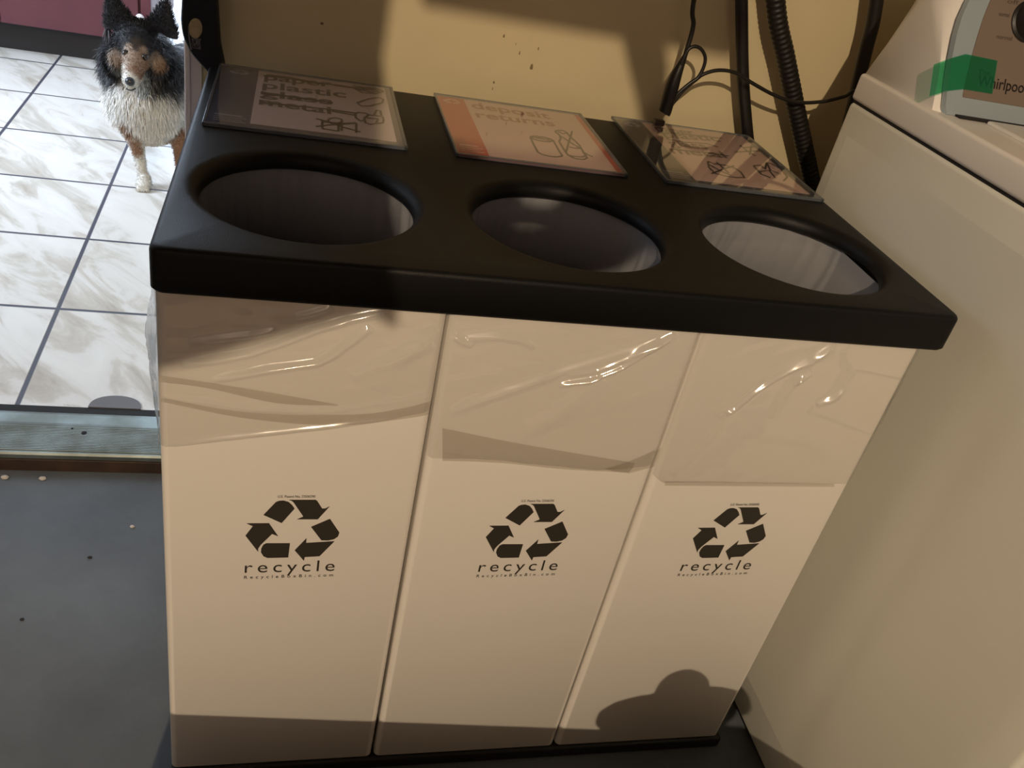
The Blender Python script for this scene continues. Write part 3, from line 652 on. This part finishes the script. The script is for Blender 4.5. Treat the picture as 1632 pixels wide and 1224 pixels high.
# grit on the concrete
for (u, v, a, m_, lb) in ((68, 764, .0075, PEB, 'pale bit of grit on the concrete just below the threshold'), (211, 840, .005, PEB, 'pale chip on the concrete beside the left bin'), (8, 762, .008, PEB, 'dusty pebble on the concrete at the photo left edge'), (143, 889, .0045, PEBD, 'small dark crumb on the concrete below the pale chip'), (35, 988, .004, PEBD, 'lone dark speck on the concrete far from the threshold')):
    p = at(u, v, 2, ZF); mb = MB().ell((p.x, p.y, ZF+a*.35), (a, a*.8, a*.5), 8, 6)
    for q in mb.v: q += Vector((random.uniform(-.1, .1)*a, random.uniform(-.1, .1)*a, 0))
    tag(mb.build('grit', m_), lb, 'grit')

# ------------------------------------------------------------------ dog
def blob_dog():
    root = thing('dog', (-.30, 2.45, ZK), 'black, tan and white long-haired dog standing on the tiled floor looking in', 'dog')
    m = MB()
    J = lambda u, v, y: at(u, v, 1, y)
    def cap(a, ra, b, rb, n_=7):
        for k in range(n_+1):
            t_ = k/n_; p = a.lerp(b, t_); r_ = ra+(rb-ra)*t_; m.ell(p, (r_, r_, r_), 14, 8)
    skull = J(219, 68, 2.27); m.ell(skull, (.070, .075, .062), 18, 12)
    m.ell(J(190, 90, 2.29), (.036, .05, .045)); m.ell(J(250, 96, 2.29), (.040, .05, .045))
    cap(J(217, 88, 2.22), .046, J(212, 108, 2.15), .031); cap(J(212, 108, 2.15), .031, J(207.5, 128, 2.085), .022)
    cap(J(214, 122, 2.15), .022, J(209, 138, 2.10), .014)
    m.ell(J(203, 77, 2.205), (.016, .014, .010)); m.ell(J(230, 81, 2.205), (.016, .014, .010))
    # ears
    for (b0, b1, tip) in (((166, 44), (209, 32), (172, -14)), ((237, 34), (284, 62), (266, 4))):
        A0, B0, T0 = J(*b0, 2.29), J(*b1, 2.27), J(*tip, 2.27)
        for k in range(12):
            t_ = k/11; c = (A0*.5+B0*.5).lerp(T0, t_); wd = (B0-A0).length/2*(1-t_)**.85+.006
            ax = (B0-A0).normalized(); R = Matrix((ax, Vector((0, 0, 1)).cross(ax).normalized(), Vector((0, 0, 1)))).transposed()
            m.ell(c, (wd, .016*(1-t_*.6), .016), 12, 6, R)
    # neck, ruff, chest
    m.ell(J(226, 105, 2.40), (.125, .11, .12), 20, 12); m.ell(J(232, 150, 2.38), (.120, .12, .10), 20, 12)
    m.ell(J(238, 185, 2.40), (.100, .11, .075), 20, 12); m.ell(J(246, 205, 2.44), (.075, .12, .045), 20, 12)
    # trunk going back and to the right
    a = J(238, 140, 2.46); b = Vector((-.10, 3.02, a.z-.02)); cap(a, .118, b, .115, 10)
    m.ell(b+Vector((.02, .04, .0)), (.11, .11, .12)); cap(b+Vector((.02, .1, .04)), .035, b+Vector((.07, .30, -.12)), .03); cap(b+Vector((.07, .30, -.12)), .03, b+Vector((.10, .36, -.26)), .02)
    # front legs
    cap(J(203, 172, 2.36), .050, J(212, 205, 2.335), .034); cap(J(212, 205, 2.335), .034, J(221, 243, 2.32), .0215); cap(J(221, 243, 2.32), .0215, J(227, 276, 2.31), .0175, 5)
    pw = J(229, 290, 2.28); m.ell(Vector((pw.x, 2.285, ZK+.018)), (.027, .038, .018)); m.ell(Vector((pw.x, 2.30, ZK+.03)), (.022, .025, .022))
    for dx_ in (-.016, -.005, .006, .016): m.ell(Vector((pw.x+dx_, 2.252, ZK+.010)), (.0075, .014, .010))
    e2 = J(282, 180, 2.46); cap(e2, .05, J(283, 215, 2.42), .036); kx = J(283, 215, 2.42); cap(kx, .036, Vector((kx.x+.005, 2.41, -.80)), .022); cap(Vector((kx.x+.005, 2.41, -.80)), .022, Vector((kx.x+.01, 2.40, ZK+.03)), .0175)
    m.ell(Vector((kx.x+.012, 2.37, ZK+.018)), (.027, .038, .018))
    # hind legs
    for sx_ in (-.075, .075):
        h0 = b+Vector((sx_, .0, -.04)); h1 = Vector((h0.x, h0.y-.07, -.70)); h2 = Vector((h0.x+.01, h0.y+.10, -.80)); h3 = Vector((h0.x+.01, h0.y+.06, ZK+.02))
        cap(h0, .085, h1, .05); cap(h1, .05, h2, .025); cap(h2, .025, h3, .018); m.ell(h3+Vector((0, -.02, 0)), (.026, .038, .019))
    body = m.build('body', mat('dummy', (0, 0, 0)), root)
    rmod = body.modifiers.new('r', 'REMESH'); rmod.mode = 'VOXEL'; rmod.voxel_size = .0055; rmod.use_smooth_shade = True
    sm_ = body.modifiers.new('s', 'SMOOTH'); sm_.iterations = 4; sm_.factor = .5
    dg = bpy.context.evaluated_depsgraph_get(); dg.update(); me = bpy.data.meshes.new_from_object(body.evaluated_get(dg))
    body.modifiers.clear(); old = body.data; body.data = me; bpy.data.meshes.remove(old)
    # coat colours: patches of colour fixed on the animal
    BLK = (.012, .011, .014); BRN = (.055, .040, .032); WHT = (.66, .64, .60); TAN = (.24, .135, .08); LTAN = (.30, .22, .165); GRY = (.22, .21, .23)
    pat = []
    def P(u, v, y, r_, c): pat.append((M3(J(u, v, y)), r_*S, c))
    for u, v, r_ in ((215, 50, .09), (222, 62, .06)): P(u, v, 2.25, r_, BLK)
    for u, v, y in ((174, 10, 2.28), (185, 20, 2.28), (262, 20, 2.28), (262, 45, 2.28), (180, 40, 2.28)): P(u, v, y, .07, BLK)
    P(186, 22, 2.25, .020, BRN); P(262, 40, 2.25, .022, BRN)
    P(170, 100, 2.33, .085, BLK); P(176, 122, 2.33, .06, BLK); P(270, 85, 2.33, .09, BLK); P(272, 120, 2.33, .085, BLK); P(252, 132, 2.30, .045, BLK); P(242, 142, 2.28, .032, BLK)
    P(212, 100, 2.17, .050, LTAN); P(224, 106, 2.17, .046, TAN); P(219, 120, 2.14, .036, TAN); P(187, 90, 2.235, .030, LTAN); P(250, 98, 2.235, .030, LTAN); P(257, 104, 2.245, .024, TAN); P(204, 74, 2.19, .017, LTAN); P(229, 77, 2.19, .018, LTAN)
    P(202, 112, 2.14, .024, WHT); P(207, 138, 2.11, .036, WHT); P(222, 134, 2.14, .026, WHT); P(203, 98, 2.17, .020, LTAN); P(217, 68, 2.21, .026, BRN); P(217, 80, 2.19, .018, BRN)
    P(240, 122, 2.24, .030, BRN); P(192, 103, 2.22, .026, BLK)
    P(190, 150, 2.33, .075, WHT); P(225, 160, 2.30, .110, WHT); P(240, 195, 2.34, .115, WHT); P(275, 165, 2.38, .075, WHT); P(205, 140, 2.3, .04, WHT); P(262, 205, 2.4, .07, WHT)
    P(203, 196, 2.31, .030, TAN); P(208, 210, 2.31, .028, TAN); P(215, 228, 2.30, .026, TAN); P(218, 240, 2.30, .022, TAN); P(205, 188, 2.3, .02, TAN)
    P(225, 262, 2.30, .030, WHT); P(227, 278, 2.30, .035, WHT); P(229, 292, 2.28, .045, WHT)
    P(283, 208, 2.40, .045, TAN); P(284, 232, 2.38, .05, TAN); P(283, 255, 2.38, .04, TAN); P(285, 285, 2.37, .045, WHT)
    def colour(p):
        acc = [0, 0, 0]; tw = 0
        for c, r_, k in pat:
            s_ = 1-(p-c).length/r_
            if s_ < -.9: continue
            w_ = math.exp(11*s_)*(2.2 if r_ < .03 else 1); tw += w_
            for q_ in range(3): acc[q_] += w_*k[q_]
        if tw < math.exp(11*-.02) and p.y/S > 2.55: return BLK if p.z > .17 else WHT
        if tw < 1e-6: return BLK if p.z > .3 else WHT
        return tuple(x/tw for x in acc)
    org = Vector(body['_o'])
    ca = me.color_attributes.new('coat', 'FLOAT_COLOR', 'POINT')
    for i_, v in enumerate(me.vertices):
        c = colour(v.co+org); ca.data[i_].color = (*c, 1)
    fmat = bpy.data.materials.new('dog_coat'); fmat.use_nodes = True; nt = fmat.node_tree; bs = nt.nodes['Principled BSDF']
    at_ = nt.nodes.new('ShaderNodeVertexColor'); at_.layer_name = 'coat'; nt.links.new(at_.outputs[0], bs.inputs['Base Color']); bs.inputs['Roughness'].default_value = .55; bs.inputs['Specular IOR Level'].default_value = .35
    me.materials.clear(); me.materials.append(fmat)
    # fur: fine tapering locks rooted in the skin
    me.calc_loop_triangles(); tris = [(t.vertices[:], t.area, t.normal.copy()) for t in me.loop_triangles]
    tot = 0; cum = []
    hs = M3(J(219, 85, 2.25))
    def wgt(c):
        y_ = c.y/S
        return 1.7 if y_ < 2.34 else (1.0 if y_ < 2.6 else .2)
    for t, a_, n_ in tris:
        c = (me.vertices[t[0]].co+org); tot += a_*wgt(c); cum.append(tot)
    import bisect
    V_ = []; F_ = []; CC = []
    skc = M3(J(217, 95, 2.2)); fc = M3(J(217, 92, 2.18)); muz = M3(J(207, 128, 2.06))
    for k in range(52000):
        t, a_, n_ = tris[min(bisect.bisect(cum, random.random()*tot), len(tris)-1)]
        r1, r2 = random.random(), random.random()
        if r1+r2 > 1: r1, r2 = 1-r1, 1-r2
        v0, v1, v2 = (me.vertices[i_].co for i_ in t); p = v0+(v1-v0)*r1+(v2-v0)*r2; pw_ = p+org
        y_ = pw_.y/S; dface = (pw_-skc).length
        col = colour(pw_+Vector([random.gauss(0, .004) for _ in range(3)]))
        hd = (pw_-fc); hd = math.sqrt((hd.x/1.0)**2+(hd.y/1.0)**2+(hd.z/1.15)**2)
        ear = pw_.z > .455 and y_ > 2.24
        if hd < .060 or (y_ < 2.17): ln = .0055
        elif hd < .082: ln = .009
        elif hd < .11: ln = .010+.3*(hd-.082)
        elif ear: ln = random.uniform(.008, .018)
        elif pw_.z < .17: ln = .006
        elif pw_.z < .21: ln = .014
        else: ln = random.uniform(.022, .040)
        out = pw_-M3(J(226, 105, 2.45)); out.z = 0; out = out.normalized() if out.length > .001 else Vector((0, 0, 0))
        d = (n_*.50+Vector((0, 0, -1.0))*(.85 if ln > .012 else .5)+out*.25+Vector([random.gauss(0, .22) for _ in range(3)])).normalized()
        if ln < .005: d = (n_*.25+(pw_-muz).normalized()+Vector([random.gauss(0, .15) for _ in range(3)])).normalized()
        if ear: d = (n_*.35+Vector((0, .1, .7))+Vector([random.gauss(0, .12) for _ in range(3)])).normalized()
        sd = d.cross(n_); sd = sd.normalized() if sd.length > 1e-4 else Vector((1, 0, 0)); wd = .0008 if ln < .012 else .0012
        b0 = len(V_); q1 = p+d*ln*.55+n_*ln*.10; q2 = p+d*ln+Vector((0, 0, -.12*ln))
        V_ += [p-n_*.002-sd*wd, p-n_*.002+sd*wd, q1+sd*wd*.7, q1-sd*wd*.7, q2]; F_ += [[b0, b0+1, b0+2, b0+3], [b0+3, b0+2, b0+4]]
        f_ = random.uniform(.75, 1.2); CC += [tuple(min(1, x*f_) for x in col)]*5
    fo = link_mesh('fur', [v+org for v in V_], F_, fmat, root, metres=True)
    ca = fo.data.color_attributes.new('coat', 'FLOAT_COLOR', 'POINT')
    for i_, c in enumerate(CC): ca.data[i_].color = (*c, 1)
    fo['kind'] = 'stuff'
    EYE = mat('dark_eye', (.010, .006, .004), .12); NOSE = mat('dog_nose', (.012, .013, .018), .35, bump=(400, .3, .001))
    for (u, v) in ((200.5, 84.5), (231, 91)):
        p = J(u, v, 2.176); MB().ell(p, (.0115, .012, .0100), 12, 8).build('eye', EYE, root, smooth=True)
    p = J(207, 130, 2.062); MB().ell(p, (.0145, .014, .0135), 14, 10).build('nose', NOSE, root, smooth=True)
    p0, p1, p2 = J(201, 141, 2.082), J(208, 144, 2.078), J(216, 141, 2.086); MB().tube(smoothpath([p0, p1, p2], 4), .0022, 6).build('mouth', NOSE, root, smooth=True)
blob_dog()

# ------------------------------------------------------------------ unseen shadow blockers, added and shaped back from the shadows they cast
def back_to_lamp(P_, y):
    P_ = Vector(P_); k = (y-LAMP.y)/(P_.y-LAMP.y); return LAMP+(P_-LAMP)*k
YO = -1.25
L_ = lambda P_: back_to_lamp(P_, YO)
coat = [L_((.292, YW, .20)), L_((.288, YW, .10)), L_((.300, YW, -.03)), L_((.262, YF, -.046)), L_((.235, YF, -.060)), L_((.190, YF, -.078)), L_((.110, YF, -.110)), L_((.02, YF, -.150)), L_((-.08, YF, -.172)), L_((-.16, YF, -.10)), L_((-.05, YW, .05)), L_((-.08, YW, .20)), L_((-.06, YW, .32)), L_((.10, YW, .40)), L_((.24, YW, .34))]  # outline of an added blocker, traced lampward from the left shadow's edge
ct = thing('hanging_bag', (coat[0].x, YO, coat[7].z), 'grey cloth bag hanging from the shelf behind the camera', 'bag')
mb = MB(); c_ = sum(coat, Vector())/len(coat); P_ = smoothpath(coat+[coat[0]], 4)[:-1]
rg = [[c_+(p-c_)*s_+Vector((0, dy, 0)) for p in P_] for s_, dy in ((.8, -.035), (.95, -.022), (1, 0), (.95, .022), (.8, .035))]
mb.loft(rg); mb.prism(rg[0], (0, .001, 0)); mb.prism(rg[-1], (0, -.001, 0)); mb.build('fabric_body', CLOTH, ct)
s0 = L_((.30, YW, .172)); s1 = L_((.80, YW, .19))  # added board, placed to shade the top of the wall
sh = MB().box((s0.x+.012, YO-.06, s0.z), (s1.x+.06, YO+.10, s0.z+.035), .004)
sh.box((s0.x+.02, YO-.02, s0.z), (s0.x+.035, YO, CE)); sh.box((s1.x+.04, YO-.02, s0.z), (s1.x+.055, YO, CE))
tag(sh.build('hanging_shelf', mat('pine_board', (.35, .22, .12), .6)), 'narrow pine shelf hung from the ceiling behind the camera', 'shelf')
st = [L_(p) for p in ((.712, YW, .155), (.722, YW, .13), (.760, YW, .06), (.805, YW, -.02), (.84, YW, -.10), (.86, YW, -.10), (.850, YW, 0), (.826, YW, .10), (.79, YW, .145))]
sb = MB().prism(st, (0, .02, 0)); tl = [(L_((x, 0, z)), r_) for x, z, r_ in ((.56, .27, .02), (.60, .20, .03), (.575, .12, .040), (.52, .075, .042), (.46, .045, .033), (.40, .045, .033), (.34, .095, .030), (.27, .17, .030))]  # added strap shape; its tube is there to darken the middle opening
sb.tube([(p.x, YO+.045, p.z) for p, r_ in tl], [r_ for p, r_ in tl], 12)
tag(sb.build('hanging_strap', CLOTH), 'grey strap dangling from the shelf behind the camera', 'strap')
E0 = Vector((-.052, -.446)); E1 = Vector((.50, -.542)); dE = (E1-E0).normalized(); nE = Vector((dE.y, -dE.x))
def edge_z():
    k = (E0.y-LAMP.y)/(.014-LAMP.y); return LAMP.z+(-.79-LAMP.z)*k
ZE = edge_z()
c = [E0-dE*.045, E0+dE*1.0, E0+dE*1.0+nE*.45, E0-dE*.045+nE*.45]
low_blocker = MB().prism([Vector((p.x, p.y, ZF)) for p in c], (0, 0, ZE-ZF))  # made-up block whose top edge casts the shadow low on the bins
tag(low_blocker.build('storage_box', CARD), 'large cardboard storage box on the concrete floor below the camera', 'box')
bl = MB(); yb_ = -.56; q = lambda x, z: back_to_lamp((x, YF, z), yb_)
cc = q(.850, -.790); bl.ell((cc.x+.004, yb_, cc.z), (.044, .042, .044)); cc2 = q(.86, -.86); bl.ell((cc2.x-.01, yb_, ZE+.031), (.118, .07, .028)); bl.ell((cc.x+.06, yb_, ZE+.040), (.09, .07, .036)); bl.ell((cc.x+.01, yb_, ZE+.040), (.06, .07, .036))  # invented lump, shaped to cast the round shadow on the right bin
bo = bl.build('cloth_bundle', CLOTH); rm_ = bo.modifiers.new('r', 'REMESH'); rm_.mode = 'VOXEL'; rm_.voxel_size = .006
tag(bo, 'grey cloth bundle with a round knot lying on the cardboard box', 'bundle')

for o in bpy.data.objects:
    if '_o' in o: del o['_o']
